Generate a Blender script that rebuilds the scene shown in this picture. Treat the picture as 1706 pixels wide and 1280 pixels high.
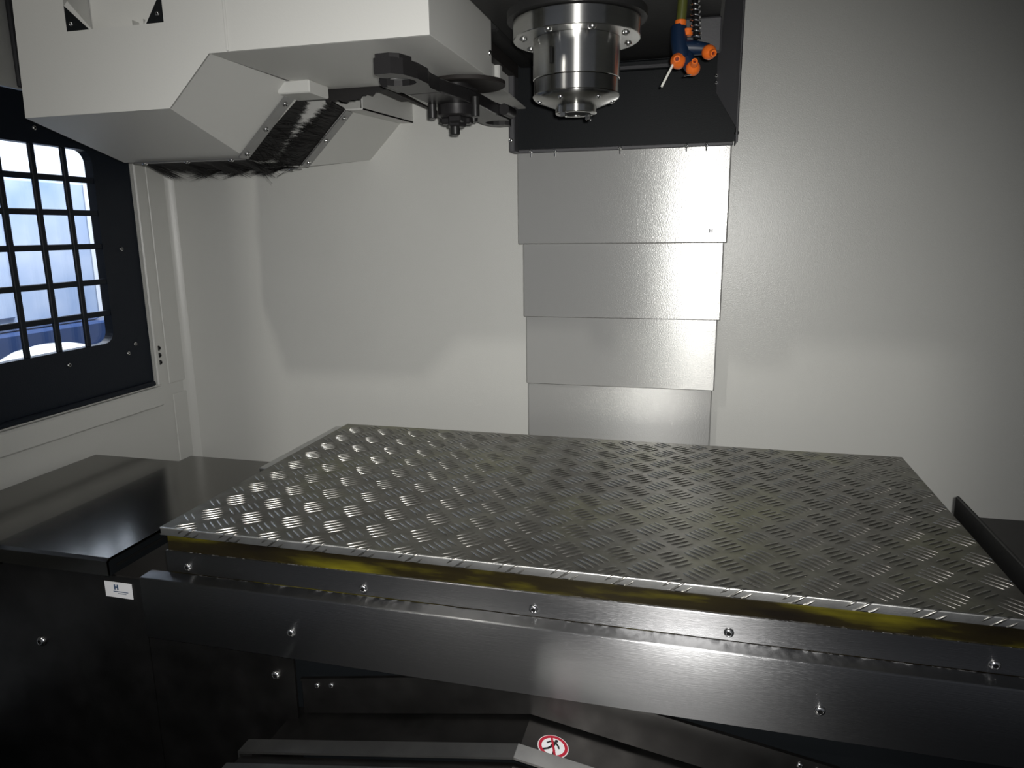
import bpy, bmesh, math, random
from mathutils import Vector, Matrix

random.seed(7)
for o in list(bpy.data.objects):
    bpy.data.objects.remove(o, do_unlink=True)
scn = bpy.context.scene
COL = scn.collection
ZC = 1.45                      # height of the phone above the shop floor; coordinates below are relative to the phone

# ------------------------------------------------------------------ camera
PITCH, YAW, ROLL, FPX = -.209042, -.25435, -.011374, 1195.15
cy, sy = math.cos(YAW), math.sin(YAW)
cp, sp = math.cos(PITCH), math.sin(PITCH)
cr, sr = math.cos(ROLL), math.sin(ROLL)
FW = Vector((sy * cp, cy * cp, sp))
RT0 = Vector((cy, -sy, 0)); UP0 = RT0.cross(FW)
RT = cr * RT0 + sr * UP0; UP = -sr * RT0 + cr * UP0
cam_d = bpy.data.cameras.new('camera')
cam = bpy.data.objects.new('camera', cam_d); COL.objects.link(cam)
M = Matrix((RT, UP, -FW)).transposed().to_4x4()
M.translation = Vector((0, 0, ZC))
cam.matrix_world = M
cam_d.sensor_fit = 'HORIZONTAL'; cam_d.sensor_width = 36.0
cam_d.lens = FPX / 1706 * 36.0
cam_d.clip_start = .02; cam_d.clip_end = 100
scn.camera = cam

# ------------------------------------------------------------------ light
w = bpy.data.worlds.new('world'); scn.world = w; w.use_nodes = True
w.node_tree.nodes['Background'].inputs[0].default_value = (.55, .58, .65, 1)
w.node_tree.nodes['Background'].inputs[1].default_value = .12


def light(name, kind, loc, aim, power, color=(1, 1, 1), **kw):
    d = bpy.data.lights.new(name, kind); d.energy = power; d.color = color
    for k, v in kw.items():
        setattr(d, k, v)
    o = bpy.data.objects.new(name, d); COL.objects.link(o)
    o.location = (loc[0], loc[1], loc[2] + ZC)
    v = Vector(aim) - Vector(loc)
    o.rotation_euler = v.to_track_quat('-Z', 'Y').to_euler()
    return o


light('phone_flash', 'SPOT', (.014, -.006, .010), (-.42, 1.6, -.42), 36, (1, .985, .95),
      spot_size=math.radians(94), spot_blend=1.0, shadow_soft_size=.006)
light('work_lamp', 'SPOT', (-1.0, -.60, 1.40), (-.3, 1.68, -.3), 23, (1, .97, .90),
      spot_size=math.radians(80), spot_blend=.6, shadow_soft_size=.05)
light('hall_daylight', 'AREA', (-2.15, 2.3, 1.9), (-3.2, 3.2, -.2), 150, (.88, .94, 1), shape='RECTANGLE', size=1.6, size_y=1.6)

light('hall_lamp', 'SPOT', (-2.50, 2.30, 2.30), (-1.2, 1.15, -.4), 110, (1, .95, .85),
      spot_size=math.radians(40), spot_blend=.3, shadow_soft_size=.018)

scn.view_settings.view_transform = 'Standard'
scn.view_settings.look = 'None'
scn.view_settings.gamma = 1
scn.view_settings.use_curve_mapping = False
scn.view_settings.exposure = 0.66


# ------------------------------------------------------------------ materials
def mat(name, col, rough=.5, metal=0, noise=0, nscale=30, stretch=(1, 1, 1), bump=0, bscale=200, bstretch=(1, 1, 1),
        aniso=0, tangent=None, col2=None, rnoise=0, spec=.5, emit=None, trans=0, alpha=1, detail=4, ior=None, bdist=.001):
    m = bpy.data.materials.new(name); m.use_nodes = True
    nt = m.node_tree; b = nt.nodes['Principled BSDF']
    b.inputs['Base Color'].default_value = (*col, 1)
    b.inputs['Roughness'].default_value = rough
    b.inputs['Metallic'].default_value = metal
    b.inputs['Specular IOR Level'].default_value = spec
    if ior:
        b.inputs['IOR'].default_value = ior
    if trans:
        b.inputs['Transmission Weight'].default_value = trans
    tc = nt.nodes.new('ShaderNodeTexCoord')

    def nz(scale, st, det=4):
        mp = nt.nodes.new('ShaderNodeMapping'); mp.inputs['Scale'].default_value = st
        nt.links.new(tc.outputs['Object'], mp.inputs[0])
        n = nt.nodes.new('ShaderNodeTexNoise'); n.inputs['Scale'].default_value = scale
        n.inputs['Detail'].default_value = det
        nt.links.new(mp.outputs[0], n.inputs['Vector'])
        return n
    if noise or col2:
        n = nz(nscale, stretch, detail)
        r = nt.nodes.new('ShaderNodeValToRGB')
        r.color_ramp.elements[0].position = .35; r.color_ramp.elements[1].position = .65
        c2 = col2 or tuple(c * (1 - noise) for c in col)
        r.color_ramp.elements[0].color = (*c2, 1); r.color_ramp.elements[1].color = (*col, 1)
        nt.links.new(n.outputs[0], r.inputs[0]); nt.links.new(r.outputs[0], b.inputs['Base Color'])
    if rnoise:
        n = nz(nscale * 1.7, stretch)
        mr = nt.nodes.new('ShaderNodeMapRange')
        mr.inputs[1].default_value = .3; mr.inputs[2].default_value = .7
        mr.inputs[3].default_value = rough - rnoise; mr.inputs[4].default_value = rough + rnoise
        nt.links.new(n.outputs[0], mr.inputs[0]); nt.links.new(mr.outputs[0], b.inputs['Roughness'])
    if bump:
        n = nz(bscale, bstretch, 2)
        bp = nt.nodes.new('ShaderNodeBump'); bp.inputs['Strength'].default_value = bump
        bp.inputs['Distance'].default_value = bdist
        nt.links.new(n.outputs[0], bp.inputs['Height']); nt.links.new(bp.outputs[0], b.inputs['Normal'])
    if aniso:
        b.inputs['Anisotropic'].default_value = aniso
        if tangent:
            cx = nt.nodes.new('ShaderNodeCombineXYZ')
            for i in range(3):
                cx.inputs[i].default_value = tangent[i]
            nt.links.new(cx.outputs[0], b.inputs['Tangent'])
    if emit:
        b.inputs['Emission Color'].default_value = (*emit[:3], 1); b.inputs['Emission Strength'].default_value = emit[3]
    return m


PAINT = mat('white_paint', (.66, .66, .63), .30, bump=.5, bscale=520, bdist=.0006, noise=.03, nscale=3)
PAINT_H = mat('white_paint_cover', (.63, .63, .605), .45, bump=.12, bscale=300)
NAVY = mat('navy_powder_coat', (.008, .012, .020), .45, spec=.25, bump=.25, bscale=420)
BLACKP = mat('charcoal_paint', (.0075, .0090, .0105), .5, spec=.15, bump=.15, bscale=380)
BLACKP2 = mat('charcoal_paint_cheek', (.065, .065, .07), .5, bump=.15, bscale=380)
CAST = mat('dark_casting', (.018, .018, .018), .5, spec=.3, bump=.3, bscale=120)
PANELS = mat('brushed_cover_steel', (.45, .45, .44), .29, .36, bump=.14, bscale=420, spec=.2, aniso=.85, tangent=(0, 0, 1))
APRON = mat('brushed_apron_steel', (.27, .27, .275), .36, 1, aniso=.97, spec=.2, bump=.3, bscale=1300, bstretch=(.02, .02, 1), tangent=(0, 0, 1))
COVER = mat('polished_cover_steel', (.17, .165, .15), .17, 1, noise=.06, nscale=2, bump=.03, bscale=60)
DARKST = mat('dark_way_cover_steel', (.095, .092, .09), .38, .97, noise=.3, nscale=12, rnoise=.06)
LIP = mat('way_cover_lip_steel', (.38, .38, .37), .4, 1, noise=.15, nscale=25)
CHROME = mat('ground_spindle_steel', (.60, .60, .58), .26, 1, noise=.06, nscale=40, stretch=(1, 1, 12), aniso=.95, tangent=(0, 0, 1))
CHROME2 = mat('spindle_nose_steel', (.36, .36, .35), .25, 1, aniso=.9, tangent=(0, 0, 1))
SCREW = mat('bright_screw_steel', (.72, .72, .72), .2, 1)
SCREWD = mat('black_oxide_screw', (.06, .06, .06), .35, .8)
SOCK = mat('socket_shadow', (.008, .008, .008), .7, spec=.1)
BLACKOX = mat('black_oxide_steel', (.020, .019, .020), .38, .3, bump=.1, bscale=200)
BRISTLE = mat('black_bristle', (.010, .009, .009), .7)
INNER = mat('black_disc_gap_shade', (.012, .009, .008), .7)  # near-black: shade of the openings put into colour, also the arm's black disc
ALU = mat('bare_aluminium_edge', (.62, .62, .61), .36, 1, noise=.12, nscale=60)
LIPM = mat('folded_lip_aluminium', (.66, .66, .64), .42, 1, noise=.25, nscale=25, bump=.1, bscale=400)
BRKT = mat('grey_bracket_steel', (.33, .33, .33), .42, .8, noise=.1, nscale=40)
ORANGE = mat('orange_plastic', (.85, .17, .02), .35)
ORANGED = mat('orange_bore_shade', (.13, .012, .002), .5)  # orange plastic darkened to paint in the shade of the nozzle bores
BLUE = mat('blue_plastic', (.004, .016, .045), .45)
YELHOSE = mat('yellow_green_hose', (.085, .095, .022), .35)
STICK = mat('white_sticker', (.88, .88, .90), .28)
INKD = mat('dark_print', (.10, .11, .13), .6)
INKB = mat('blue_print', (.05, .09, .17), .6)
RED = mat('red_print', (.50, .015, .04), .45)
BLK = mat('black_print', (.012, .012, .014), .5)
FLOORM = mat('dark_tray_paint', (.055, .052, .050), .45, noise=.3, nscale=6)
SHOPF = mat('shop_concrete', (.10, .10, .10), .8, noise=.2, nscale=4)
HALL = mat('pale_hall_wall', (.80, .84, .90), .8)
FILM = mat('pale_blue_panel', (.50, .57, .70), .45, col2=(.26, .36, .55), nscale=2.5)
BLUEM = mat('navy_machine_paint', (.025, .05, .13), .4)
WHITEM = mat('white_gloss', (.80, .80, .74), .3)
LENS = mat('lamp_lens', (.9, .9, .86), .3, emit=(1, .97, .9, 3))
GLASS = bpy.data.materials.new('door_window_pane'); GLASS.use_nodes = True
_nt = GLASS.node_tree; _nt.nodes.remove(_nt.nodes['Principled BSDF'])
_t = _nt.nodes.new('ShaderNodeBsdfTransparent'); _t.inputs[0].default_value = (.96, .97, 1, 1)
_g = _nt.nodes.new('ShaderNodeBsdfGlossy'); _g.inputs['Roughness'].default_value = .03
_m = _nt.nodes.new('ShaderNodeMixShader')
_m.inputs[0].default_value = .06
_nt.links.new(_t.outputs[0], _m.inputs[1]); _nt.links.new(_g.outputs[0], _m.inputs[2])
_nt.links.new(_m.outputs[0], _nt.nodes['Material Output'].inputs[0])


def tread_material():
    m = mat('worn_tread_aluminium', (.27, .265, .24), .42, 1, bump=.10, bscale=900, bdist=.0006)
    nt = m.node_tree; b = nt.nodes['Principled BSDF']
    tc = nt.nodes.new('ShaderNodeTexCoord')
    n1 = nt.nodes.new('ShaderNodeTexNoise'); n1.inputs['Scale'].default_value = 5; n1.inputs['Detail'].default_value = 6
    n2 = nt.nodes.new('ShaderNodeTexNoise'); n2.inputs['Scale'].default_value = 45; n2.inputs['Detail'].default_value = 5
    nt.links.new(tc.outputs['Object'], n1.inputs[0]); nt.links.new(tc.outputs['Object'], n2.inputs[0])
    r1 = nt.nodes.new('ShaderNodeValToRGB'); e = r1.color_ramp.elements
    e[0].position = .33; e[0].color = (.21, .20, .18, 1); e[1].position = .7; e[1].color = (.34, .34, .25, 1)
    x = e.new(.5); x.color = (.28, .275, .25, 1)
    r2 = nt.nodes.new('ShaderNodeValToRGB'); e = r2.color_ramp.elements
    e[0].position = .3; e[0].color = (.55, .55, .55, 1); e[1].position = .6; e[1].color = (1, 1, 1, 1)
    mx = nt.nodes.new('ShaderNodeMix'); mx.data_type = 'RGBA'; mx.blend_type = 'MULTIPLY'; mx.inputs[0].default_value = .6
    nt.links.new(n1.outputs[0], r1.inputs[0]); nt.links.new(n2.outputs[0], r2.inputs[0])
    nt.links.new(r1.outputs[0], mx.inputs[6]); nt.links.new(r2.outputs[0], mx.inputs[7])
    nt.links.new(mx.outputs[2], b.inputs['Base Color'])
    mr = nt.nodes.new('ShaderNodeMapRange'); mr.inputs[1].default_value = .3; mr.inputs[2].default_value = .7
    mr.inputs[3].default_value = .36; mr.inputs[4].default_value = .52
    nt.links.new(n1.outputs[0], mr.inputs[0]); nt.links.new(mr.outputs[0], b.inputs['Roughness'])
    return m


TREAD = tread_material()
BARS = mat('tread_bar_aluminium', (.44, .43, .40), .33, 1, noise=.2, nscale=60)


def grease_material():
    m = mat('oily_cast_iron', (.03, .028, .012), .35)
    nt = m.node_tree; b = nt.nodes['Principled BSDF']
    tc = nt.nodes.new('ShaderNodeTexCoord')
    mp = nt.nodes.new('ShaderNodeMapping'); mp.inputs['Scale'].default_value = (1.6, 1, 9)
    n1 = nt.nodes.new('ShaderNodeTexNoise'); n1.inputs['Scale'].default_value = 3.2; n1.inputs['Detail'].default_value = 6
    nt.links.new(tc.outputs['Object'], mp.inputs[0]); nt.links.new(mp.outputs[0], n1.inputs[0])
    r1 = nt.nodes.new('ShaderNodeValToRGB'); e = r1.color_ramp.elements
    e[0].position = .34; e[0].color = (.006, .004, .002, 1); e[1].position = .70; e[1].color = (.12, .105, .006, 1)
    x = e.new(.50); x.color = (.016, .012, .003, 1)
    nt.links.new(n1.outputs[0], r1.inputs[0]); nt.links.new(r1.outputs[0], b.inputs['Base Color'])
    return m


GREASE = grease_material()


# ------------------------------------------------------------------ mesh helpers (phone-relative coordinates)
def new():
    return bmesh.new()


def box(bm, x0, x1, y0, y1, z0, z1, bev=0, seg=1):
    r = bmesh.ops.create_cube(bm, size=1)
    vs = r['verts']
    for v in vs:
        v.co = Vector(((x0 + x1) / 2 + v.co.x * (x1 - x0), (y0 + y1) / 2 + v.co.y * (y1 - y0), (z0 + z1) / 2 + v.co.z * (z1 - z0)))
    if bev:
        es = list({e for v in vs for e in v.link_edges})
        bmesh.ops.bevel(bm, geom=es, offset=bev, segments=seg, affect='EDGES', profile=.5)
    return bm


def prism(bm, pts, vec, bev=0):
    """polygon extruded along vec"""
    vec = Vector(vec)
    a = [bm.verts.new(Vector(p)) for p in pts]
    b = [bm.verts.new(Vector(p) + vec) for p in pts]
    fs = [bm.faces.new(a), bm.faces.new(b[::-1])]
    n = len(a)
    for i in range(n):
        j = (i + 1) % n
        fs.append(bm.faces.new((a[j], a[i], b[i], b[j])))
    bmesh.ops.recalc_face_normals(bm, faces=fs)
    if bev:
        es = list({e for f in fs for e in f.edges})
        bmesh.ops.bevel(bm, geom=es, offset=bev, segments=1, affect='EDGES')
    return bm


def sheet(bm, pts, t):
    """flat sheet of thickness t behind the polygon (against its normal)"""
    p = [Vector(q) for q in pts]
    n = (p[1] - p[0]).cross(p[2] - p[0]).normalized()
    return prism(bm, p, -n * t)


def lathe(bm, prof, c, axis=(0, 0, 1), seg=32, cap=True):
    ax = Vector(axis).normalized()
    q = ax.to_track_quat('Z', 'Y')
    c = Vector(c); rings = []
    for r, h in prof:
        if r < 1e-6:
            rings.append([bm.verts.new(c + q @ Vector((0, 0, h)))])
        else:
            rings.append([bm.verts.new(c + q @ Vector((r * math.cos(2 * math.pi * k / seg), r * math.sin(2 * math.pi * k / seg), h))) for k in range(seg)])
    fs = []
    for a, b in zip(rings[:-1], rings[1:]):
        for k in range(seg):
            l = (k + 1) % seg
            if len(a) == 1 and len(b) == 1:
                continue
            if len(a) == 1:
                fs.append(bm.faces.new((a[0], b[k], b[l])))
            elif len(b) == 1:
                fs.append(bm.faces.new((a[k], a[l], b[0])))
            else:
                fs.append(bm.faces.new((a[k], a[l], b[l], b[k])))
    if cap:
        for rg in (rings[0], rings[-1]):
            if len(rg) > 2:
                fs.append(bm.faces.new(rg))
    bmesh.ops.recalc_face_normals(bm, faces=fs)
    return bm


def tube(bm, pts, r, seg=10):
    pts = [Vector(p) for p in pts]; rings = []
    ref = Vector((.3, .5, .81))
    for i, p in enumerate(pts):
        d = (pts[min(i + 1, len(pts) - 1)] - pts[max(i - 1, 0)]).normalized()
        u = d.cross(ref).normalized(); v = d.cross(u)
        rr = r[i] if isinstance(r, (list, tuple)) else r
        rings.append([bm.verts.new(p + rr * (u * math.cos(2 * math.pi * k / seg) + v * math.sin(2 * math.pi * k / seg))) for k in range(seg)])
    fs = []
    for a, b in zip(rings[:-1], rings[1:]):
        for k in range(seg):
            l = (k + 1) % seg
            fs.append(bm.faces.new((a[k], a[l], b[l], b[k])))
    fs.append(bm.faces.new(rings[0])); fs.append(bm.faces.new(rings[-1]))
    bmesh.ops.recalc_face_normals(bm, faces=fs)
    return bm


ROOT = {}


def thing(name, label, cat, loc, group=None, kind=None):
    o = bpy.data.objects.new(name, None); COL.objects.link(o)
    o.empty_display_size = .05
    o.location = (loc[0], loc[1], loc[2] + ZC)
    if label:
        o['label'] = label
    if cat:
        o['category'] = cat
    if group:
        o['group'] = group
    if kind:
        o['kind'] = kind
    ROOT[o.name] = Vector(loc)
    return o


def obj(name, bm, m, parent=None, smooth=False, label=None, cat=None, kind=None, loc=None, angle=35):
    """link the bmesh as one mesh object; loc = its own origin"""
    base = ROOT.get(parent.name, Vector((0, 0, 0))) if parent else Vector((0, 0, 0))
    if loc is None:
        if parent:
            loc = base
        else:
            cs = [v.co for v in bm.verts]
            loc = Vector(((min(c.x for c in cs) + max(c.x for c in cs)) / 2, (min(c.y for c in cs) + max(c.y for c in cs)) / 2, min(c.z for c in cs)))
    loc = Vector(loc)
    for v in bm.verts:
        v.co -= loc
    if smooth:
        for f in bm.faces:
            f.smooth = True
        for e in bm.edges:
            if len(e.link_faces) == 2 and e.calc_face_angle(0) > math.radians(angle):
                e.smooth = False
    me = bpy.data.meshes.new(name); bm.to_mesh(me); bm.free()
    for mm in (m if isinstance(m, (list, tuple)) else [m]):
        me.materials.append(mm)
    o = bpy.data.objects.new(name, me); COL.objects.link(o)
    if parent:
        o.parent = parent; o.location = loc - base
    else:
        o.location = (loc.x, loc.y, loc.z + ZC)
    ROOT[o.name] = loc
    for k, v in (('label', label), ('category', cat), ('kind', kind)):
        if v:
            o[k] = v
    return o


def struct(name, bm, m, parent=None, smooth=False, label=None):
    o = obj(name, bm, m, parent, smooth, kind='structure', label=label or None)
    return o


# one button-head screw mesh shared by every screw
def screw_mesh(name, m):
    bm = new()
    lathe(bm, [(.0, -.0005), (1, -.0005), (1, .12), (.93, .34), (.74, .55), (.52, .64), (.42, .64), (.40, .30), (0, .26)], (0, 0, 0), seg=14, cap=False)
    for f in bm.faces:
        f.smooth = True
        c = f.calc_center_median()
        if math.hypot(c.x, c.y) < .43 and c.z > .2:
            f.material_index = 1; f.smooth = False
    me = bpy.data.meshes.new(name); bm.to_mesh(me); bm.free()
    me.materials.append(m); me.materials.append(SOCK)
    return me


SCREW_ME = screw_mesh('screw', SCREW)
SCREWD_ME = screw_mesh('dark_screw', SCREWD)


def screw(parent, pos, normal=(0, -1, 0), r=.0055, me=None, name='screw'):
    o = bpy.data.objects.new(name, me or SCREW_ME); COL.objects.link(o)
    base = ROOT[parent.name]
    o.parent = parent; o.location = Vector(pos) - base
    o.rotation_euler = Vector(normal).to_track_quat('Z', 'Y').to_euler()
    o.scale = (r, r, r)
    return o


# ------------------------------------------------------------------ the enclosure (the room)
WX, WY, RX = -1.375, 1.68, 1.10
bm = box(new(), WX - .03, RX + .03, WY, WY + .03, -.75, 1.55)
wall_back = struct('wall_back', bm, PAINT)

# left wall: four sheets around the door opening, joined as one wall
DY0, DY1, DZ0, DZ1 = .50, 1.556, -.386, .30
bm = new()
box(bm, WX - .03, WX, -.1, DY0, -.75, 1.55)
box(bm, WX - .03, WX, DY1, WY, -.75, 1.55)
box(bm, WX - .03, WX, DY0, DY1, -.75, DZ0)
box(bm, WX - .03, WX, DY0, DY1, DZ1, 1.55)
wall_left = struct('wall_left', bm, PAINT)
bm = box(new(), RX, RX + .03, .3, WY, -.75, 1.55)
struct('wall_right', bm, PAINT)
bm = box(new(), WX - .03, RX + .03, -.1, WY + .03, 1.55, 1.58)
struct('ceiling', bm, PAINT)
# added out of view: pillar and upper panel, edges shaped to cut the work lamp beam
bm = new()
prism(bm, [(WX, .30, -1.0), (-1.055, .30, -1.0), (-1.055, .30, 1.55), (WX, .30, 1.55)], (0, -.04, 0))
prism(bm, [(-.382, .30, .56), (-.389, .30, .718), (-.447, .30, .847), (-.447, .30, 1.55), (RX, .30, 1.55), (RX, .30, .50), (-.30, .30, .50)], (0, -.04, 0))
struct('front_light_blocker', bm, PAINT)

# post between the door and the corner
bm = new()
box(bm, WX, WX + .004, 1.603, 1.672, -.391, .60, .0015)
o = struct('trim_1', bm, PAINT)
bm = new()
box(bm, WX, WX + .004, 1.612, 1.668, -.615, -.421, .0015)
struct('trim_2', bm, PAINT)
# sill rail under the door and the shallow return beside it
bm = box(new(), WX, WX + .018, .30, 1.562, -.440, -.388, .004)
struct('trim_3', bm, PAINT)
bm = box(new(), WX, WX + .010, 1.556, 1.570, -.386, .60, .003)
struct('trim_4', bm, PAINT)
bm = box(new(), WX, WX + .010, 1.266, 1.292, .302, .90, .003)
struct('trim_5', bm, BLACKP2)
# corner cove and its little sealant bead
bm = new()
prism(bm, [(WX, WY, -.622), (WX + .022, WY, -.622), (WX + .012, WY - .006, -.622), (WX + .005, WY - .014, -.622), (WX, WY - .022, -.622)], (0, 0, 1.3))
struct('trim_6', bm, PAINT, smooth=True)
post = struct('trim_7', box(new(), WX, WX + .002, 1.571, 1.588, -.345, -.275), PAINT)
for z in (-.290, -.309, -.328):
    screw(post, (WX + .002, 1.5785, z), (1, 0, 0), .0065, SCREWD_ME)

# chip tray floor and shop floor
bm = box(new(), WX, RX, .93, WY, -.66, -.622)
struct('trim_8', bm, FLOORM)
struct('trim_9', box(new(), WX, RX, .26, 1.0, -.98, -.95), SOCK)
struct('floor', box(new(), -5.5, 3.5, -4, 6.5, -ZC - .05, -ZC), SHOPF)

# ------------------------------------------------------------------ door with barred window in the left wall
door = thing('door_1', None, None, (WX, DY1, DZ0), kind='structure')
PX0, PX1 = WX - .022, WX - .002
OY0, OY1, OZ0, OZ1, OR = .72, 1.437, -.252, .195, .030
bm = new()


def rounded_rect(y0, y1, z0, z1, r, n=6):
    pts = []
    for cyy, czz, a0 in ((y1 - r, z1 - r, 0), (y0 + r, z1 - r, 90), (y0 + r, z0 + r, 180), (y1 - r, z0 + r, 270)):
        for k in range(n + 1):
            a = math.radians(a0 + 90 * k / n)
            pts.append((cyy + r * math.cos(a), czz + r * math.sin(a)))
    return pts


inner = rounded_rect(OY0, OY1, OZ0, OZ1, OR)
outer = []
mid = ((OY0 + OY1) / 2, (OZ0 + OZ1) / 2)
oy0, oy1, oz0, oz1 = DY0 + .002, DY1 - .002, DZ0 + .002, DZ1 - .002
n = 6
for (Y, Z) in ((oy1, oz1), (oy0, oz1), (oy0, oz0), (oy1, oz0)):
    outer += [(Y, Z)] * (n + 1)
vi = [[bm.verts.new((x, y, z)) for y, z in inner] for x in (PX1, PX0)]
vo = []
for x in (PX1, PX0):
    c4 = [bm.verts.new((x, y, z)) for (y, z) in ((oy1, oz1), (oy0, oz1), (oy0, oz0), (oy1, oz0))]
    vo.append(c4)
N = len(inner)
fs = []
for s in (0, 1):
    for i in range(N):
        j = (i + 1) % N
        ca, cb = i // (n + 1), j // (n + 1)
        if ca == cb:
            fs.append(bm.faces.new((vi[s][i], vi[s][j], vo[s][ca])))
        else:
            fs.append(bm.faces.new((vi[s][i], vi[s][j], vo[s][cb], vo[s][ca])))
for i in range(N):
    j = (i + 1) % N
    fs.append(bm.faces.new((vi[0][i], vi[0][j], vi[1][j], vi[1][i])))
for i in range(4):
    j = (i + 1) % 4
    fs.append(bm.faces.new((vo[0][i], vo[0][j], vo[1][j], vo[1][i])))
bmesh.ops.recalc_face_normals(bm, faces=fs)
panel = obj('door_panel', bm, NAVY, door)
# raised frame round the opening
bm = new()
rim = rounded_rect(OY0 - .012, OY1 + .012, OZ0 - .012, OZ1 + .012, OR + .012)
rin = inner
for i in range(N):
    j = (i + 1) % N
    a = [(PX1, *rin[i]), (PX1, *rin[j]), (PX1, *rim[j]), (PX1, *rim[i])]
    b = [(PX1 + .003, *rin[i]), (PX1 + .003, *rin[j]), (PX1 + .003, *rim[j]), (PX1 + .003, *rim[i])]
    va = [bm.verts.new(p) for p in b]; vb = [bm.verts.new(p) for p in a]
    bm.faces.new(va)
    for k in range(4):
        l = (k + 1) % 4
        bm.faces.new((va[k], va[l], vb[l], vb[k]))
bmesh.ops.remove_doubles(bm, verts=bm.verts, dist=1e-5)
bmesh.ops.recalc_face_normals(bm, faces=bm.faces)
obj('window_frame', bm, NAVY, door)
for z in (.1275, .0535, -.0225, -.1055, -.1805):
    obj('grid_bar', box(new(), PX1 - .006, PX1 + .002, OY0, OY1, z - .0065, z + .0065, .0015), NAVY, door)
for y in (1.3615, 1.2815, 1.2005, 1.120, 1.04, .96, .88, .80):
    obj('grid_bar', box(new(), PX1 - .005, PX1 + .003, y - .0065, y + .0065, OZ0, OZ1, .0015), NAVY, door)
obj('pane', box(new(), PX0 + .002, PX0 + .006, OY0 - .004, OY1 + .004, OZ0 - .004, OZ1 + .004), GLASS, door)
for y, z in ((1.496, -.031), (1.504, -.267), (1.478, -.287), (1.300, -.285), (1.297, .227), (1.496, .20), (1.0, -.285), (1.0, .227)):
    screw(door, (PX1, y, z), (1, 0, 0), .0055)
bm = new()
box(bm, PX1, PX1 + .012, oy0, oy1 - .005, DZ0 + .002, DZ0 + .014, .003)
obj('bottom_seal', bm, NAVY, door)

# ------------------------------------------------------------------ things seen through the window
bm = box(new(), -3.75, -3.70, .2, 6.2, -ZC, 2.6)
struct('wall_hall', bm, HALL)
cab = thing('machine_cabinet', 'pale blue sheet metal machine outside the barred door window', 'machine', (-2.9, 2.5, -ZC))
obj('body', box(new(), -3.35, -2.85, 1.2, 2.92, -.40, .26, .02, 2), FILM, cab)
obj('base', box(new(), -3.36, -2.80, 1.2, 3.0, -ZC, -.40, .01), BLUEM, cab, label='navy lower half')
obj('door', box(new(), -2.85, -2.835, 1.9, 2.45, -.34, .20, .006), FILM, cab)
obj('handle', tube(new(), [(-2.835, 2.0, -.16), (-2.80, 2.0, -.15), (-2.80, 2.0, .0), (-2.835, 2.0, .01)], .008), SCREW, cab)
bm = lathe(new(), [(0, .13), (.07, .125), (.14, .105), (.20, .07), (.235, .02), (.24, 0), (.0, 0)], (-2.35, 2.17, -.525), seg=28, cap=False)
drum = thing('round_drum', 'white drum with domed lid outside the barred door window', 'drum', (-2.35, 2.17, -ZC))
obj('lid', bm, WHITEM, drum, smooth=True)
obj('barrel', lathe(new(), [(.225, -ZC), (.235, -ZC + .02), (.235, -1.0), (.242, -.99), (.235, -.98), (.235, -.56), (.225, -.527)], (-2.35, 2.17, 0), seg=28), BLUEM, drum, smooth=True, label='navy barrel')

# ------------------------------------------------------------------ telescopic column cover
wc = thing('column_way_cover', 'brushed steel telescopic cover of four overlapping panels on the white back wall', 'cover', (-.17, 1.64, -.62))
specs = [(-.3985, .0545, .171, -.0255, 1.600), (-.389, .049, .02, -.1905, 1.607), (-.385, .0435, -.13, -.349, 1.614), (-.383, .0398, -.30, -.62, 1.621)]
panels = []
for i, (x0, x1, zt, zb, y) in enumerate(specs):
    bm = new()
    yr = 1.672 - .001 * i
    dy = .024 if i == 3 else 0.0      # the lowest panel sits slightly askew
    t = .0025
    bow = 0
    K = 10
    outer_pts = []
    prof = [(x0, yr), (x0, y + .004)]
    for k in range(K + 1):
        u = k / K
        x = x0 + .003 + (x1 - x0 - .006) * u
        prof.append((x, y + dy * u - bow * (4 * u * (1 - u)) * (0 if i == 3 else .5)))
    prof += [(x1, y + dy + .004), (x1, yr)]
    a = [bm.verts.new((px_, py_, zt)) for px_, py_ in prof]
    b = [bm.verts.new((px_, py_, zb)) for px_, py_ in prof]
    # folded bottom hem
    c = [bm.verts.new((px_ + (.0 if 1 < q < len(prof) - 2 else 0), py_ + .006, zb - .0025)) for q, (px_, py_) in enumerate(prof)]
    for q in range(len(prof) - 1):
        bm.faces.new((a[q], a[q + 1], b[q + 1], b[q]))
        bm.faces.new((b[q], b[q + 1], c[q + 1], c[q]))
    bmesh.ops.recalc_face_normals(bm, faces=bm.faces)
    p = obj('panel', bm, PANELS, wc)
    sm = p.modifiers.new('thickness', 'SOLIDIFY'); sm.thickness = .0022; sm.offset = -1
    panels.append(p)
# screwed clamp strip over the topmost panel
st = obj('clamp_strip', box(new(), -.402, .056, 1.590, 1.599, .1675, .1745, .001), BLACKP2, wc)
obj('clamp_rod', tube(new(), [(-.405, 1.588, .1765), (.052, 1.588, .1765)], .0022, 8), SCREW, st)
for x in (-.365, -.312, -.172, -.036, .004):
    screw(st, (x, 1.5895, .1695), (0, -1, 0), .0042)
    obj('stud', tube(new(), [(x, 1.589, .178), (x, 1.589, .158)], .0016, 6), SCREW, st)
# white sticker with its small mark
sk = obj('sticker', box(new(), -.0025, .0435, 1.5982, 1.5992, -.0185, .0040), STICK, panels[0], label='white sticker with a small dark H mark')
bm = new()
for xa, xb, za, zb in ((.0165, .0185, -.0060, .0015), (.0220, .0240, -.0060, .0015), (.0180, .0225, -.0028, -.0014)):
    box(bm, xa, xb, 1.5976, 1.5982, za, zb)
obj('column_mark', bm, INKD, wc)

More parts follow.
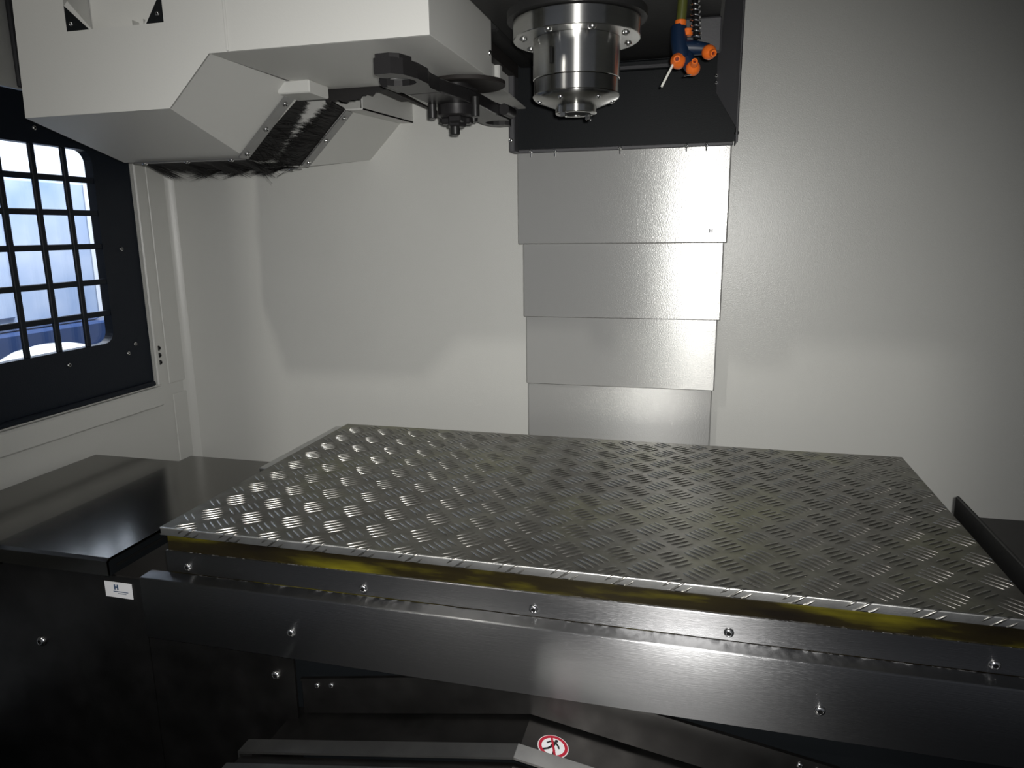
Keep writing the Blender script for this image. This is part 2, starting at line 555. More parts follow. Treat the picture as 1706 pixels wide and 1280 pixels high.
# ------------------------------------------------------------------ headstock with its guard
hs = thing('headstock', 'dark painted headstock with sheet metal guard above the steel column cover', 'machine head', (-.17, 1.58, .165))
bm = new()
box(bm, -.352, .022, .86, 1.578, .338, .95, .006)
box(bm, -.385, -.351, 1.285, 1.578, .338, .95, .004)
obj('casting', bm, CAST, hs)
obj('back_guard', box(new(), -.392, .060, 1.580, 1.586, .1745, .40), BLACKP, hs)
bm = new()
sheet(bm, [(.018, 1.572, .80), (.018, 1.572, .267), (.0605, 1.535, .190), (.0605, 1.528, .166), (.0625, 1.528, .80)], .003)
sheet(bm, [(.0605, 1.528, .166), (.0605, 1.586, .166), (.0625, 1.586, .80), (.0625, 1.528, .80)], .002)
ck = obj('guard_cheek', bm, BLACKP2, hs)
screw(hs, (.0175, 1.571, .285), (0, -1, 0), .004)
screw(hs, (.0175, 1.571, .298), (0, -1, 0), .004)
screw(hs, (.0600, 1.533, .184), (0, -1, 0), .0045, SCREWD_ME)
screw(hs, (.024, 1.566, .42), (0, -1, 0), .003)
bm = new()
box(bm, -.402, -.390, 1.545, 1.586, .166, .80, .002)
c2 = obj('guard_cheek', bm, BLACKP2, hs)
for z in (.335, .262, .190):
    screw(hs, (-.398, 1.545, z), (0, -1, 0), .0045)
obj('underside_rail', box(new(), -.20, -.055, 1.565, 1.580, .318, .336, .003), BLACKP, hs)
obj('underside_rail', tube(new(), [(-.25, 1.56, .322), (-.05, 1.56, .322)], .004, 8), BLACKP2, hs)
obj('coolant_plate', box(new(), -.050, .020, 1.30, 1.31, .283, .338, .003), BLACKP2, hs)

# ------------------------------------------------------------------ spindle
SX, SY = -.181, 1.08
spn = thing('spindle', 'shiny ground steel spindle nose hanging below the dark headstock', 'spindle', (SX, SY, .165))
fl = obj('flange', lathe(new(), [(.0885, .2625), (.0895, .2635), (.0895, .2860), (.0885, .2870), (.062, .2875)], (SX, SY, 0), seg=64), CHROME, spn, smooth=True)
obj('collar', lathe(new(), [(.098, .2880), (.098, .2990), (.080, .2995), (.080, .338)], (SX, SY, 0), seg=48), CAST, spn, smooth=True, label='dark mounting collar')
obj('housing', lathe(new(), [(.0605, .2100), (.0615, .2108), (.0615, .2622)], (SX, SY, 0), seg=64), CHROME, spn, smooth=True)
cap = obj('nose_cap', lathe(new(), [(.030, .1745), (.0345, .1745), (.0585, .1835), (.0615, .1865), (.0622, .1885), (.0605, .1905), (.0605, .2092), (.058, .2098)], (SX, SY, 0), seg=64), CHROME2, spn, smooth=True)
obj('nose_ring', lathe(new(), [(.020, .20), (.0205, .1655), (.0215, .1645), (.0285, .1645), (.0295, .1655), (.0295, .1760)], (SX, SY, 0), seg=48, cap=False), CHROME, spn, smooth=True)
obj('taper_bore', lathe(new(), [(.0205, .166), (.012, .205)], (SX, SY, 0), seg=32), SOCK, spn, smooth=True)
for a in (-125, 55):
    a = math.radians(a)
    c = Vector((SX + .0255 * math.cos(a), SY + .0255 * math.sin(a), 0))
    obj('drive_key', box(new(), c.x - .004, c.x + .004, c.y - .004, c.y + .004, .1585, .175, .001), CHROME2, spn)
for k in range(6):
    a = math.radians(-105 + 60 * k)
    screw(cap, (SX + .052 * math.cos(a), SY + .052 * math.sin(a), .1812), (.35 * math.cos(a), .35 * math.sin(a), -1), .0036)
for k in range(8):
    a = math.radians(-110 + 45 * k)
    screw(fl, (SX + .0765 * math.cos(a), SY + .0765 * math.sin(a), .2625), (0, 0, -1), .0056)
obj('bore_slot', box(new(), SX - .0265, SX - .0235, SY - .0605, SY - .052, .2235, .2445), SOCK, spn)

# ------------------------------------------------------------------ coolant nozzles
cn = thing('coolant_nozzles', 'blue coolant block with orange nozzles beside the shiny spindle', 'nozzle', (-.02, 1.2, .338))
bm = new()
tube(bm, [(-.045, 1.20, .300), (-.044, 1.195, .280), (-.040, 1.19, .262), (-.036, 1.185, .250)], [.012, .0125, .013, .010], 12)
tube(bm, [(-.042, 1.195, .270), (-.02, 1.195, .268), (.000, 1.19, .264)], [.012, .011, .008], 12)
tube(bm, [(-.036, 1.195, .262), (-.03, 1.19, .25), (-.025, 1.185, .238)], [.012, .011, .009], 12)
obj('manifold', bm, BLUE, cn, smooth=True)


def nozzle(c, d, r, L, rt):
    bm = lathe(new(), [(r * .75, -r * .7), (r, -r * .2), (r, r * .3), (r * .8, r * .8), (rt * 1.15, r * 1.1), (rt, L), (rt * .6, L), (rt * .5, L - .006), (0, L - .006)], c, d, seg=20, cap=False)
    nz_ = obj('nozzle', bm, ORANGE, cn, smooth=True)
    bm = lathe(new(), [(0, L - .004), (rt * .6, L - .004)], c, d, seg=14, cap=False)
    obj('bore', bm, ORANGED, nz_, label='orange bore with its shade painted dark')


nozzle((-.0435, 1.185, .249), (-.10, -1, .02), .0115, .014, .0050)
nozzle((-.0215, 1.18, .236), (.12, -1, .28), .0105, .022, .0045)
nozzle((.0005, 1.18, .2575), (.45, -1, -.35), .0105, .018, .0045)
obj('needle_tube', tube(new(), [(-.0510, 1.178, .243), (-.0665, 1.172, .2115)], .0018, 8), WHITEM, cn)
obj('needle_tube', tube(new(), [(-.034, 1.178, .2265), (-.0235, 1.175, .2275)], .0012, 8), SCREW, cn)
obj('hose', tube(new(), [(-.040, 1.20, .345), (-.041, 1.20, .325), (-.042, 1.20, .309)], .0075, 12), YELHOSE, cn, smooth=True, label='translucent yellow green hose')
obj('hose_collar', lathe(new(), [(.0075, 0), (.0085, .001), (.0085, .008), (.0075, .009)], (-.0425, 1.197, .300), seg=14), ORANGE, cn, smooth=True, label='orange hose collar')
obj('hose_collar', lathe(new(), [(.0065, 0), (.0075, .001), (.0075, .009), (.0065, .010)], (-.0315, 1.197, .286), seg=14), ORANGE, cn, smooth=True, label='orange hose collar')
pts = []
for k in range(110):
    a = k * .52
    u = k / 109
    pts.append((-.024 + .006 * u + .0065 * math.cos(a), 1.185 + .0065 * math.sin(a), .345 - .066 * u))
obj('spring', tube(new(), pts, .0014, 6), SCREW, cn, smooth=True, label='bare steel coil spring')
obj('spring_hose', tube(new(), [(-.024, 1.185, .348), (-.018, 1.185, .278)], .0042, 10), SOCK, cn, smooth=True)

# ------------------------------------------------------------------ tool magazine housing (white sheet metal)
MF, S1, S2 = .97, 1.222, 1.412
mg = thing('tool_magazine_cover', 'white sheet metal tool magazine cover with brush slot above the barred door', 'cover', (-.70, 1.30, .138))
T = .003
WZ0 = .3045                         # lower edge of the little window
bm = new()
# front sheet around the window
sheet(bm, [(-1.044, MF, .185), (-.775, MF, .186), (-.699, MF, .2575), (-.6675, MF, .2575), (-.6675, MF, WZ0), (-1.038, MF, WZ0)], T)
sheet(bm, [(-1.038, MF, WZ0), (-.943, MF, WZ0), (-.943, MF, .43), (-1.03, MF, .43)], T)
sheet(bm, [(-.770, MF, WZ0), (-.6675, MF, WZ0), (-.6675, MF, .43), (-.770, MF, .43)], T)
sheet(bm, [(-1.03, MF, .43), (-.6675, MF, .43), (-.6675, MF, .80), (-1.02, MF, .80)], T)
obj('front_panel', bm, PAINT_H, mg)
bm = new()
sheet(bm, [(-.6665, MF - .0012, .2575), (-.3595, MF - .0012, .2575), (-.3595, MF - .0012, .80), (-.6665, MF - .0012, .80)], T)
obj('front_panel', bm, PAINT_H, mg)
obj('seam', box(new(), -.6690, -.6650, MF - .0030, MF + .001, .2580, .80, .0010), PAINT_H, mg)
# lower chamfer, slanted face and left side of the section before the slot
bm = new()
sheet(bm, [(-1.044, MF, .185), (-1.092, S1, .140), (-.822, S1, .140), (-.775, MF, .186)], T)
sheet(bm, [(-.775, MF, .186), (-.822, S1, .140), (-.699, S1 + .02, .2575), (-.699, MF, .2575)], T)
sheet(bm, [(-1.044, MF, .185), (-1.02, MF, .80), (-1.07, S1, .80), (-1.092, S1, .140)], T)
obj('lower_panel', bm, PAINT_H, mg)
# the section behind the slot, ending at the back wall
bm = new()
sheet(bm, [(-1.092, S2, .138), (-1.08, WY, .175), (-.787, WY, .175), (-.826, S2, .138)], T)
sheet(bm, [(-.826, S2, .138), (-.787, WY, .175), (-.705, WY, .2555), (-.712, S2, .2455)], T)
sheet(bm, [(-.712, S2, .2455), (-.705, WY, .2555), (-.672, WY, .2555), (-.672, S2, .2455)], T)
sheet(bm, [(-.672, S2, .2455), (-.672, WY, .2555), (-.672, WY, .3200), (-.672, S2, .3200)], T)
sheet(bm, [(-1.092, S2, .138), (-1.092, S2, .80), (-1.08, WY, .80), (-1.08, WY, .175)], T)
obj('rear_panel', bm, PAINT_H, mg)
# underside of the arm drive box and its sides
bm = new()
sheet(bm, [(-.699, MF + .003, .2576), (-.69, 1.262, .2576), (-.36, 1.262, .2576), (-.36, MF + .003, .2576)], T)
sheet(bm, [(-.548, 1.2615, .2575), (-.565, 1.60, .2575), (-.375, 1.60, .2575), (-.36, 1.262, .2575)], T)
obj('bottom_panel', bm, PAINT_H, mg)
bm = new()
sheet(bm, [(-.3595, MF + .002, .2582), (-.3595, 1.268, .2582), (-.3595, 1.268, .80), (-.3595, MF + .002, .80)], .0025)
obj('side_panel', bm, PAINT_H, mg)
bm = new()
sheet(bm, [(-.402, 1.268, .262), (-.402, 1.575, .262), (-.402, 1.575, .320), (-.402, 1.268, .320)], T)
box(bm, -.404, -.392, 1.44, 1.46, .262, .33, .002)
obj('recess_panel', bm, PAINT_H, mg)
obj('recess_top', box(new(), -.42, -.387, 1.270, 1.57, .318, .80), INNER, mg, label='recess beside the drive box, its shade painted black')
screw(mg, (-.359, 1.255, .297), (1, 0, 0), .005)
# shade inside put into colour: near-black inner roof and gap beside the drive box
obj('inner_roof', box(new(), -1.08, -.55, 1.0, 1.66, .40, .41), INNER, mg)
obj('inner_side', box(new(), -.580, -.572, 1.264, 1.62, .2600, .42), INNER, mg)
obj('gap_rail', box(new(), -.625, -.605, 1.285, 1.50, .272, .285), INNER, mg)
bm = new()
fr = random.Random(5)
pts = [(-.676, 1.268, .2590), (-.552, 1.268, .2590)]
for k in range(25):
    u = k / 24
    pts.append((-.552 - .124 * u, 1.268, .2515 - .014 * min(1, u * 1.6) + fr.uniform(-.003, .003)))
prism(bm, pts, (0, .004, 0))
obj('rubber_flap', bm, BRISTLE, mg, label='black rubber flap with a ragged edge')
obj('inner_wall', box(new(), -1.06, -.80, 1.50, 1.505, .19, .40), PAINT_H, mg)
obj('rear_edge_strip', box(new(), -.575, -.40, 1.59, 1.605, .250, .260, .002), BRKT, mg)
obj('stop_block', box(new(), -.717, -.655, 1.172, 1.240, .2365, .2580, .002), PAINT_H, mg)


def dpt(s, y):          # along the slanted face edge: s = 0 at the bottom, 1 at the top
    a = Vector((-.822, y, .140)); b = Vector((-.7065, y, .2505))
    return a + (b - a) * s


dn = Vector((.69, 0, -.72)).normalized()        # outward normal of the slanted face
for y0, y1, s0, s1 in ((S1 - .026, S1 + .003, .0, .92), (S2 - .003, S2 + .026, .02, .97)):
    bm = new()
    p = [dpt(s0, y0) + dn * .001, dpt(s1, y0) + dn * .001, dpt(s1, y1) + dn * .001, dpt(s0, y1) + dn * .001]
    prism(bm, p, dn * .0025)
    bs = obj('brush_bracket', bm, BRKT, mg)
    for s in (.08, .48, .88):
        screw(bs, dpt(s0 + s * (s1 - s0), (y0 + y1) / 2) + dn * .0035, dn, .0052)
bs = obj('brush_bracket', box(new(), -1.06, -.824, S1 - .012, S1 + .003, .1365, .139), BRKT, mg)
for x in (-1.04, -.945, -.850):
    screw(bs, (x, S1 - .006, .1365), (0, 0, -1), .005)
bs = obj('brush_bracket', box(new(), -1.06, -.827, S2 - .003, S2 + .014, .1345, .137), BRKT, mg)
screw(bs, (-.845, S2 + .004, .1345), (0, 0, -1), .0055)


def bristles(bm, base, d, L, wdt, side):
    """one flat tapering bristle bundle"""
    a = bm.verts.new(base - side * wdt); b = bm.verts.new(base + side * wdt)
    m_ = base + d * L * .55
    c = bm.verts.new(m_ + side * wdt * .8); e = bm.verts.new(m_ - side * wdt * .8)
    t = bm.verts.new(base + d * L)
    bm.faces.new((a, b, c, e)); bm.faces.new((e, c, t))


rnd = random.Random(3)
bm = new()
up = (dpt(1, 0) - dpt(0, 0)).normalized()
for row in range(3):
    for y, sg in ((S1, 1), (S2, -1)):
        for k in range(170):
            s = k / 170 * .97
            gap = max(0, s - .30) / .7
            if sg > 0:
                L = .100 - .040 * gap + rnd.uniform(-.012, .006)
            else:
                L = .100 - .030 * gap + rnd.uniform(-.012, .006)
            d = Vector((0, sg, 0)) + up * rnd.uniform(-.12, .12) + dn * rnd.uniform(-.08, .05)
            bristles(bm, dpt(s, y) + dn * (-.001 - .002 * row), d.normalized(), L, .0011, up)
obj('bristles', bm, BRISTLE, mg, kind='stuff')
bm = new()
X = Vector((1, 0, 0))
for row in range(3):
    for y, sg in ((S1, 1), (S2, -1)):
        for k in range(260):
            x = -1.05 + .228 * k / 260
            wob = (.5 + .5 * math.sin(k * .075 + sg)) * (.6 + .4 * math.sin(k * .21))
            d = Vector((rnd.uniform(-.15, .15), sg, -.06 - .20 * wob + rnd.uniform(-.05, .03)))
            bristles(bm, Vector((x, y, .139 - .001 * row)), d.normalized(), .104 + rnd.uniform(-.015, .01), .0013, X)
obj('bristles', bm, BRISTLE, mg, kind='stuff')
bm = new()
for k in range(60):            # stray hairs
    s = rnd.uniform(.0, .6)
    y, sg = rnd.choice(((S1, 1), (S2, -1)))
    b0 = dpt(s, y) + dn * .002
    d = (Vector((0, sg, 0)) + up * rnd.uniform(-.6, .6) + dn * rnd.uniform(.0, .25)).normalized()
    tube(bm, [b0, b0 + d * .04, b0 + d * rnd.uniform(.08, .12) + up * rnd.uniform(-.01, .01)], .00035, 3)
obj('bristles', bm, SOCK, mg, kind='stuff')

# little window in the front panel, with black corner gussets
wn = obj('window_recess', box(new(), -.945, -.768, 1.02, 1.024, .30, .45), PAINT_H, mg)
bm = new()
box(bm, -.947, -.9435, MF + .0031, 1.02, .30, .43); box(bm, -.7695, -.766, MF + .0031, 1.02, .30, .43); box(bm, -.946, -.767, MF + .0031, 1.02, .3005, .3040)
obj('window_reveal', bm, PAINT_H, mg)
for sx, x0 in ((1, -.943), (-1, -.770)):
    bm = new()
    dz = .036 if sx > 0 else .043
    dx = .041 if sx > 0 else .031
    prism(bm, [(x0, MF + .0005, WZ0), (x0 + sx * dx, MF + .0005, WZ0), (x0, MF + .0005, WZ0 + dz)], (0, .003, 0))
    g = obj('corner_gusset', bm, BLACKP, mg)
    screw(g, (x0 + sx * .0095, MF + .0005, WZ0 + (.010 if sx > 0 else .012)), (0, -1, 0), .0034)
    bm = new()
    e0 = Vector((x0 + sx * dx, 0, WZ0)); e1 = Vector((x0, 0, WZ0 + dz)); nn = Vector((sx * .0065, 0, .0065))
    prism(bm, [(e0.x, MF + .001, e0.z), (e0.x + nn.x * .6, MF + .001, e0.z), (e1.x + nn.x, MF + .001, e1.z + nn.z), (e1.x, MF + .001, e1.z)], (0, .004, 0))
    obj('gusset_rim', bm, PAINT_H, g)
bm = new()
for x in (-.858, -.838):
    box(bm, x, x + .004, 1.005, 1.02, .3045, .323)
obj('window_rib', bm, PAINT_H, mg)

# ------------------------------------------------------------------ tool change arm
HX, HY = -.418, 1.248
ta = thing('tool_change_arm', 'black double ended tool change arm under the white magazine cover', 'arm', (HX, HY, .165))
ang = math.atan2(.53, .055)


def arm_pt(u, v, z):
    return (HX + u * math.cos(ang) + v * math.sin(ang), HY + u * math.sin(ang) - v * math.cos(ang), z)


AZ0, AZ1 = .214, .236
bm = new()
prism(bm, [arm_pt(u, v, AZ0) for u, v in [(-.125, -.028), (-.0, -.038), (.125, -.028), (.125, .028), (0, .038), (-.125, .028)]], (0, 0, AZ1 - AZ0), .002)
obj('beam', bm, BLACKOX, ta)
arc = [(.216 + .029 * math.cos(math.radians(q)), -.004 + .029 * math.sin(math.radians(q))) for q in range(0, -241, -24)]
for sg in (-1, 1):
    bm = new()
    poly = [(.12, -.028), (.160, -.030), (.186, -.040), (.225, -.043), (.258, -.038), (.272, -.026), (.272, .000), (.250, .003)] + arc + [(.188, .026), (.160, .028), (.12, .028)]
    prism(bm, [arm_pt(sg * u, sg * v, AZ0 + .0004) for u, v in poly], (0, 0, AZ1 - AZ0 - .0004))
    g = obj('gripper', bm, BLACKOX, ta)
    bm = new()
    box_pts = [(.236, -.040), (.262, -.035), (.271, -.024), (.271, -.002), (.249, .000), (.243, -.020)]
    prism(bm, [arm_pt(sg * u, sg * v, AZ1 - .001) for u, v in box_pts], (0, 0, .0065))
    obj('finger_block', bm, BLACKOX, g)
    ring = [(.216 + .0275 * math.cos(math.radians(q)), -.004 + .0275 * math.sin(math.radians(q))) for q in range(-12, -231, -18)]
    bm = new()
    tube(bm, [arm_pt(sg * u, sg * v, (AZ0 + AZ1) / 2) for u, v in ring], .0026, 8)
    obj('claw_rib', bm, BRKT, g, smooth=True)
    bm = new()
    tube(bm, [arm_pt(sg * .135, sg * .036, .226), arm_pt(sg * .182, sg * .034, .226)], .0105, 14)
    obj('locking_pin', bm, BLACKOX, ta, smooth=True)
obj('hub', lathe(new(), [(.029, .1945), (.0330, .1975), (.0330, .2142), (.037, .2146), (.037, .2400), (.026, .2410), (.026, .2560)], (HX, HY, 0), seg=32), BLACKOX, ta, smooth=True)
for k in range(3):
    a_ = math.radians(-75 + 120 * k)
    c = (HX + .017 * math.cos(a_), HY + .017 * math.sin(a_), 0)
    obj('hub_lug', box(new(), c[0] - .011, c[0] + .011, c[1] - .010, c[1] + .010, .1845, .1955, .002), BLACKOX, ta)
obj('hub_nut', lathe(new(), [(.0150, .1790), (.0170, .181), (.0170, .195)], (HX, HY, 0), seg=6), BLACKOX, ta)
obj('hub_bolt', lathe(new(), [(.0068, .1655), (.0082, .1670), (.0082, .1800)], (HX - .002, HY - .004, 0), seg=16), SCREWD, ta, smooth=True)
for q, r in ((-28, .046), (140, .046), (60, .040), (215, .043)):
    a_ = math.radians(q)
    obj('hub_screw', lathe(new(), [(.006, .191), (.0072, .192), (.0072, .223)], (HX + r * math.cos(a_), HY + r * math.sin(a_), 0), seg=12), SCREWD, ta, smooth=True)
obj('cover_disc', lathe(new(), [(.066, .2480), (.068, .2495), (.068, .2555)], (HX + .012, HY + .022, 0), seg=40), INNER, ta, smooth=True, label='thin black disc on the arm shaft')

# ------------------------------------------------------------------ machine table under the plate
tb = thing('machine_table', 'oily cast iron machine table with screwed stainless guard strip below the tread plate', 'table', (-.2, 1.2, -.62))
obj('table_body', box(new(), -.803, .404, .8935, 1.52, -.60, -.4655, .002), GREASE, tb)
gs = obj('guard_strip', box(new(), -.806, .70, .8905, .8960, -.5265, -.4905, .001), APRON, tb)
for x in (-.766, -.463, -.204, .057, .363, .62):
    screw(gs, (x, .8905, -.5145), (0, -1, 0), .0066)
obj('end_flange', box(new(), .424, .430, .90, 1.262, -.56, -.4330, .0015), CAST, tb, label='dark upright end flange')
obj('end_flange', box(new(), -.842, -.812, 1.205, 1.53, -.475, -.4585, .002), ALU, tb, label='bare aluminium end rail')

# ------------------------------------------------------------------ five-bar tread plate
tp = thing('tread_plate', 'worn aluminium five bar tread plate lying over the whole machine table', 'plate', (-.2, 1.2, -.4635))
PXa, PXb, PYa, PYb, PZ, LIPH = -.8085, .4085, .887, 1.524, -.450, .0125
bm = new()
r_ = .0022
prof = [(PYa + .002, PZ - LIPH), (PYa, PZ - LIPH)]
for k in range(5):
    a = math.radians(180 - 22.5 * k)
    prof.append((PYa + r_ + r_ * math.cos(a), PZ - r_ + r_ * math.sin(a)))
prof = [(PYa + .0022, PZ - .0025), (PYa + .0022, PZ)] + [(PYb, PZ), (PYb, PZ - .0025)]
prism(bm, [(PXa, y, z) for y, z in prof], (PXb - PXa, 0, 0))
obj('plate', bm, TREAD, tp, smooth=True, angle=40)
bm = new()
lp = [(PYa + .002, PZ - LIPH), (PYa, PZ - LIPH)]
for k in range(5):
    a_ = math.radians(180 - 22.5 * k)
    lp.append((PYa + r_ + r_ * math.cos(a_), PZ - r_ + r_ * math.sin(a_)))
lp += [(PYa + .0024, PZ - .0026)]
prism(bm, [(PXa, y, z) for y, z in lp], (PXb - PXa, 0, 0))
obj('front_lip', bm, LIPM, tp, smooth=True, angle=40)
bm = new()
box(bm, PXa, PXa + .002, PYa, PYb, PZ - .010, PZ - .0001)
obj('side_lip', bm, ALU, tp)

# raised bars: joined, far too many to be single parts
bm = new()
AX, AY, PXp, PYp = -.762, .955, .0745, .0655


def fold(x, y, h):
    if y >= PYa:
        return Vector((x, y, PZ + h))
    return Vector((x, PYa - h, PZ - (PYa - y)))


def bar(cx, cyy, ang_, L, wd, h):
    d = Vector((math.cos(ang_), math.sin(ang_))); nrm = Vector((-d.y, d.x))
    K = 7
    rows = []
    for k in range(K):
        u = -1 + 2 * k / (K - 1)
        wv = wd * max(.08, (1 - abs(u) ** 5.0)); hv = h * max(.0, 1 - abs(u) ** 6)
        c = Vector((cx, cyy)) + d * (u * L / 2)
        row = []
        for v, hh in ((-1, -.0002), (-.87, .62), (-.58, .9), (0, 1.0), (.58, .9), (.87, .62), (1, -.0002)):
            q = c + nrm * (v * wv)
            q.x = min(max(q.x, PXa + .001), PXb - .001); q.y = min(q.y, PYb - .001)
            hh = hv * hh if hh > 0 else hh
            row.append(fold(q.x, max(q.y, PYa - LIPH + .0006), hh))
        rows.append([bm.verts.new(p) for p in row])
    for a, b in zip(rows[:-1], rows[1:]):
        for v in range(6):
            f = bm.faces.new((a[v], b[v], b[v + 1], a[v + 1])); f.smooth = True


A1, A2 = math.radians(38), math.radians(-40)
for i in range(-2, 18):
    for j in range(-3, 11):
        for half_, ang_ in ((0, A1), (.5, A2)):
            ccx = AX + (i + half_) * PXp; ccy = AY + (j + half_) * PYp
            if not (PXa - .02 < ccx < PXb + .02 and PYa - .03 < ccy < PYb + .02):
                continue
            wear = 1 - .35 * max(0, math.sin(ccx * 9 + 1.3) * math.cos(ccy * 11))
            for k in range(5):
                off = (k - 2) * .0104
                nx, ny = -math.sin(ang_), math.cos(ang_)
                L = (.031, .034, .036, .034, .031)[k]
                bx, by = ccx + nx * off, ccy + ny * off
                if not (PXa + .012 < bx < PXb - .008 and PYa - LIPH < by + .012 and by < PYb - .010):
                    continue
                bar(bx, by, ang_, L, .0017, .0015 * wear)
bmesh.ops.recalc_face_normals(bm, faces=bm.faces)
obj('tread_bar', bm, BARS, tp, kind='stuff')

# ------------------------------------------------------------------ saddle apron with its ledge
sa = thing('saddle_apron', 'brushed stainless front apron with folded ledge and button screws below the table', 'apron', (-.2, .87, -.63))
bm = new()
K = [(.8900, -.5267), (.8655, -.5267), (.8635, -.5278), (.8628, -.5300), (.8628, -.6300), (.8660, -.6320), (.8690, -.6300), (.8690, -.5315), (.8900, -.5315)]
prism(bm, [(-.835, y, z) for y, z in K], (1.70, 0, 0))
ap = obj('apron_sheet', bm, APRON, sa, smooth=True, angle=60)
for x, z in ((-.572, -.586), (.169, -.590), (.62, -.59)):
    screw(ap, (x, .8628, z), (0, -1, 0), .0068)
bm = new()
prism(bm, [(-1.36, y, z) for y, z in [(.866, -.5290), (.8640, -.5310), (.8640, -.948), (.868, -.948)]], (.526, 0, 0))
prism(bm, [(-.833, y, z) for y, z in [(.8690, -.6320), (.8645, -.6320), (.8645, -.948), (.8690, -.948)]], (.26, 0, 0))
obj('saddle_plate', box(new(), -1.36, .865, .896, .902, -.94, -.61), BLACKP, sa, label='dark plate behind the apron')
sk = obj('side_skirt', bm, DARKST, sa)
for x, z in ((-.605, -.663), (-1.052, -.669)):
    screw(sk, (x, .864, z), (0, -1, 0), .0075 if x > -1 else .009)
lb = obj('sticker', box(new(), -.904, -.852, .8622, .8630, -.567, -.5405), STICK, sa, label='white sticker with a blue H mark and a line of print')
bm = new()
for xa, xb, za, zb in ((-.886, -.8835, -.5535, -.5445), (-.8805, -.878, -.5535, -.5445), (-.8840, -.880, -.5500, -.5480), (-.888, -.860, -.5570, -.5558), (-.880, -.864, -.5600, -.5592)):
    box(bm, xa, xb, .8618, .8624, za, zb)
obj('print', bm, INKB, lb)

# ------------------------------------------------------------------ telescopic cover beside the table
xc = thing('table_way_cover', 'polished dark steel telescopic cover under the barred window mirroring its panes', 'cover', (-1.12, 1.08, -.53))
CZ = -.497
for x0, x1, dz in ((-1.352, -1.10, -.004), (-1.115, -.884, 0)):
    bm = new()
    yb = 1.315 if dz else 1.345
    prism(bm, [(x0, y, z + dz) for y, z in [(.852, CZ - .028), (.852, CZ - .004), (.858, CZ), (yb, CZ + .001), (yb, CZ - .03), (yb - .004, CZ - .03), (yb - .004, CZ - .004), (.860, CZ - .004), (.856, CZ - .007), (.856, CZ - .028)]], (x1 - x0, 0, 0))
    obj('cover_leaf', bm, COVER, xc)
bm = new()
box(bm, -.892, -.884, .853, 1.345, -.5265, -.502)
ef = obj('end_plate', bm, BLACKP, xc, label='dark end plate')
bm = new()
box(bm, -.8845, -.8825, .87, 1.30, -.516, -.512)
obj('wiper_bead', bm, SOCK, ef)

# ------------------------------------------------------------------ gabled cover in front of the saddle
GX, GZ, GS = -.205, -.660, .17
yc = thing('front_way_cover', 'dark gabled steel way cover below the saddle apron with red ring sign', 'cover', (GX, .75, -.80))


def gable(x, dz=0):
    return GZ - GS * abs(x - GX) + dz


def gable_leaf(bm, half_w, y0, y1, dz, th=.003, skirt=.10):
    pts = [(GX - half_w, gable(GX - half_w, dz)), (GX, gable(GX, dz)), (GX + half_w, gable(GX + half_w, dz))]
    low = [(GX + half_w, gable(GX + half_w, dz) - skirt), (GX + half_w - th, gable(GX + half_w, dz) - skirt), (GX + half_w - th, gable(GX + half_w, dz) - th), (GX, gable(GX, dz) - th), (GX - half_w + th, gable(GX - half_w, dz) - th), (GX - half_w + th, gable(GX - half_w, dz) - skirt), (GX - half_w, gable(GX - half_w, dz) - skirt)]
    prism(bm, [(x, y0, z) for x, z in pts + low], (0, y1 - y0, 0))


bm = new(); gable_leaf(bm, .386, .79, .893, -.012)
seg1 = obj('cover_segment', bm, DARKST, yc)
bm = new(); gable_leaf(bm, .412, .774, .801, 0.0)
obj('segment_lip', bm, LIP, yc, label='bright folded lip')
bm = new(); gable_leaf(bm, .410, .755, .776, -.009)
obj('cover_segment', bm, DARKST, yc)
bm = new(); gable_leaf(bm, .418, .735, .756, -.004)
obj('segment_lip', bm, LIP, yc, label='bright folded lip')
bm = new(); gable_leaf(bm, .416, .50, .737, -.010)
obj('cover_segment', bm, DARKST, yc)
# wiper frame fixed below the apron, following the gable
bm = new()
dz = .052
xs = (-.565, GX, .200)
zs = [gable(x) + dz for x in xs]
prism(bm, [(xs[0], .870, zs[0]), (xs[1], .870, zs[1]), (xs[2], .870, zs[2]), (xs[2], .870, zs[2] - .058), (xs[1], .870, zs[1] - .058), (xs[0], .870, zs[0] - .058)], (0, .003, 0))
wf = obj('wiper_frame', bm, DARKST, sa)
for x in (-.539, -.515, .152, .174):
    screw(wf, (x, .870, gable(x) + dz - .010), (0, -1, 0), .0045)
bm = new()
for a, b in ((0, 1), (1, 2)):
    prism(bm, [(xs[a], .866, zs[a]), (xs[b], .866, zs[b]), (xs[b], .866, zs[b] + .004), (xs[a], .866, zs[a] + .004)], (0, .006, 0))
obj('wiper_edge', bm, DARKST, wf)

# round prohibition sign on the slope
su = Vector((1, 0, -GS)).normalized(); sv = Vector((0, 1, 0)); sn = su.cross(sv).normalized()
if sn.z < 0:
    sn = -sn
sc = Vector((-.1640, .8285, gable(-.1640, -.012)))
ROT = math.radians(-8)


def sp_(a, b, h):
    x = a * math.cos(ROT) - b * math.sin(ROT); y = a * math.sin(ROT) + b * math.cos(ROT)
    return sc + su * x + sv * y + sn * h


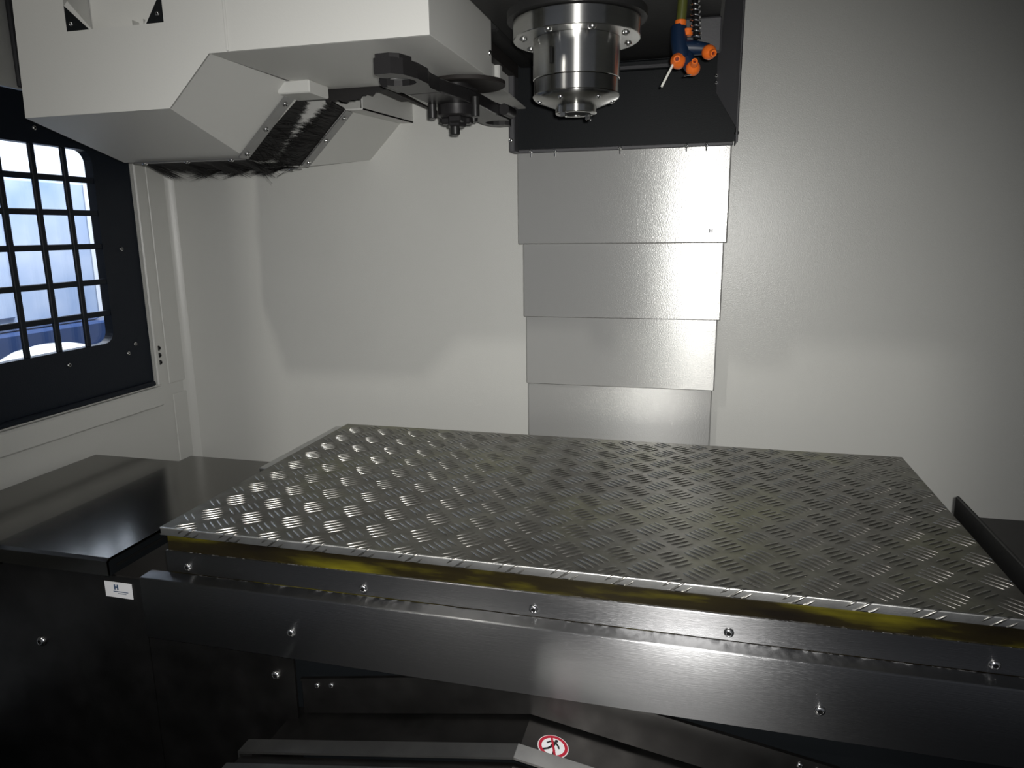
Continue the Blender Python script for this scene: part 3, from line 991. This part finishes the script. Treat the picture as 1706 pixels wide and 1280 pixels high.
def disc(bm, r0, r1, h, t=.0003, seg=40, c=(0, 0)):
    pts = [(c[0] + r1 * math.cos(2 * math.pi * k / seg), c[1] + r1 * math.sin(2 * math.pi * k / seg)) for k in range(seg)]
    if r0 <= 0:
        prism(bm, [sp_(a, b, h) for a, b in pts], sn * t)
        return
    ip = [(c[0] + r0 * math.cos(2 * math.pi * k / seg), c[1] + r0 * math.sin(2 * math.pi * k / seg)) for k in range(seg)]
    o_ = [bm.verts.new(sp_(a, b, h + t)) for a, b in pts]; i_ = [bm.verts.new(sp_(a, b, h + t)) for a, b in ip]
    ob_ = [bm.verts.new(sp_(a, b, h)) for a, b in pts]; ib_ = [bm.verts.new(sp_(a, b, h)) for a, b in ip]
    for k in range(seg):
        l = (k + 1) % seg
        bm.faces.new((o_[k], o_[l], i_[l], i_[k])); bm.faces.new((o_[k], ob_[k], ob_[l], o_[l])); bm.faces.new((i_[k], i_[l], ib_[l], ib_[k]))
    bmesh.ops.recalc_face_normals(bm, faces=bm.faces)


def strip(bm, pts, wd, h, t=.0003):
    for (a, b), (c, d) in zip(pts[:-1], pts[1:]):
        p = Vector((a, b)); q = Vector((c, d)); dd = (q - p).normalized(); nn = Vector((-dd.y, dd.x)) * wd
        p2, q2 = p - dd * wd * .5, q + dd * wd * .5
        prism(bm, [sp_(*(p2 - nn), h), sp_(*(q2 - nn), h), sp_(*(q2 + nn), h), sp_(*(p2 + nn), h)], sn * t)


bm = new(); disc(bm, 0, .0212, .0001)
sg_ = obj('sign', bm, STICK, yc, label='round white sign, red ring, walking figure struck out')
bm = new()
disc(bm, 0, .0024, .0005, seg=14, c=(.0008, .0118))
strip(bm, [(-.0004, .0080), (-.0014, .0004)], .0026, .0005)
strip(bm, [(.0000, .0084), (.0054, .0046), (.0080, .0004)], .0012, .00052)
strip(bm, [(-.0006, .0084), (-.0066, .0068), (-.0094, .0026)], .0012, .00054)
strip(bm, [(-.0006, .0004), (.0034, -.0062), (.0046, -.0132)], .0016, .00056)
strip(bm, [(-.0016, .0004), (-.0046, -.0062), (-.0100, -.0112)], .0016, .00058)
obj('walking_figure', bm, BLK, sg_)
bm = new()
disc(bm, .0158, .0200, .0005)
strip(bm, [(-.0080, .0158), (.0080, -.0158)], .0015, .0009)
obj('red_ring', bm, RED, sg_)
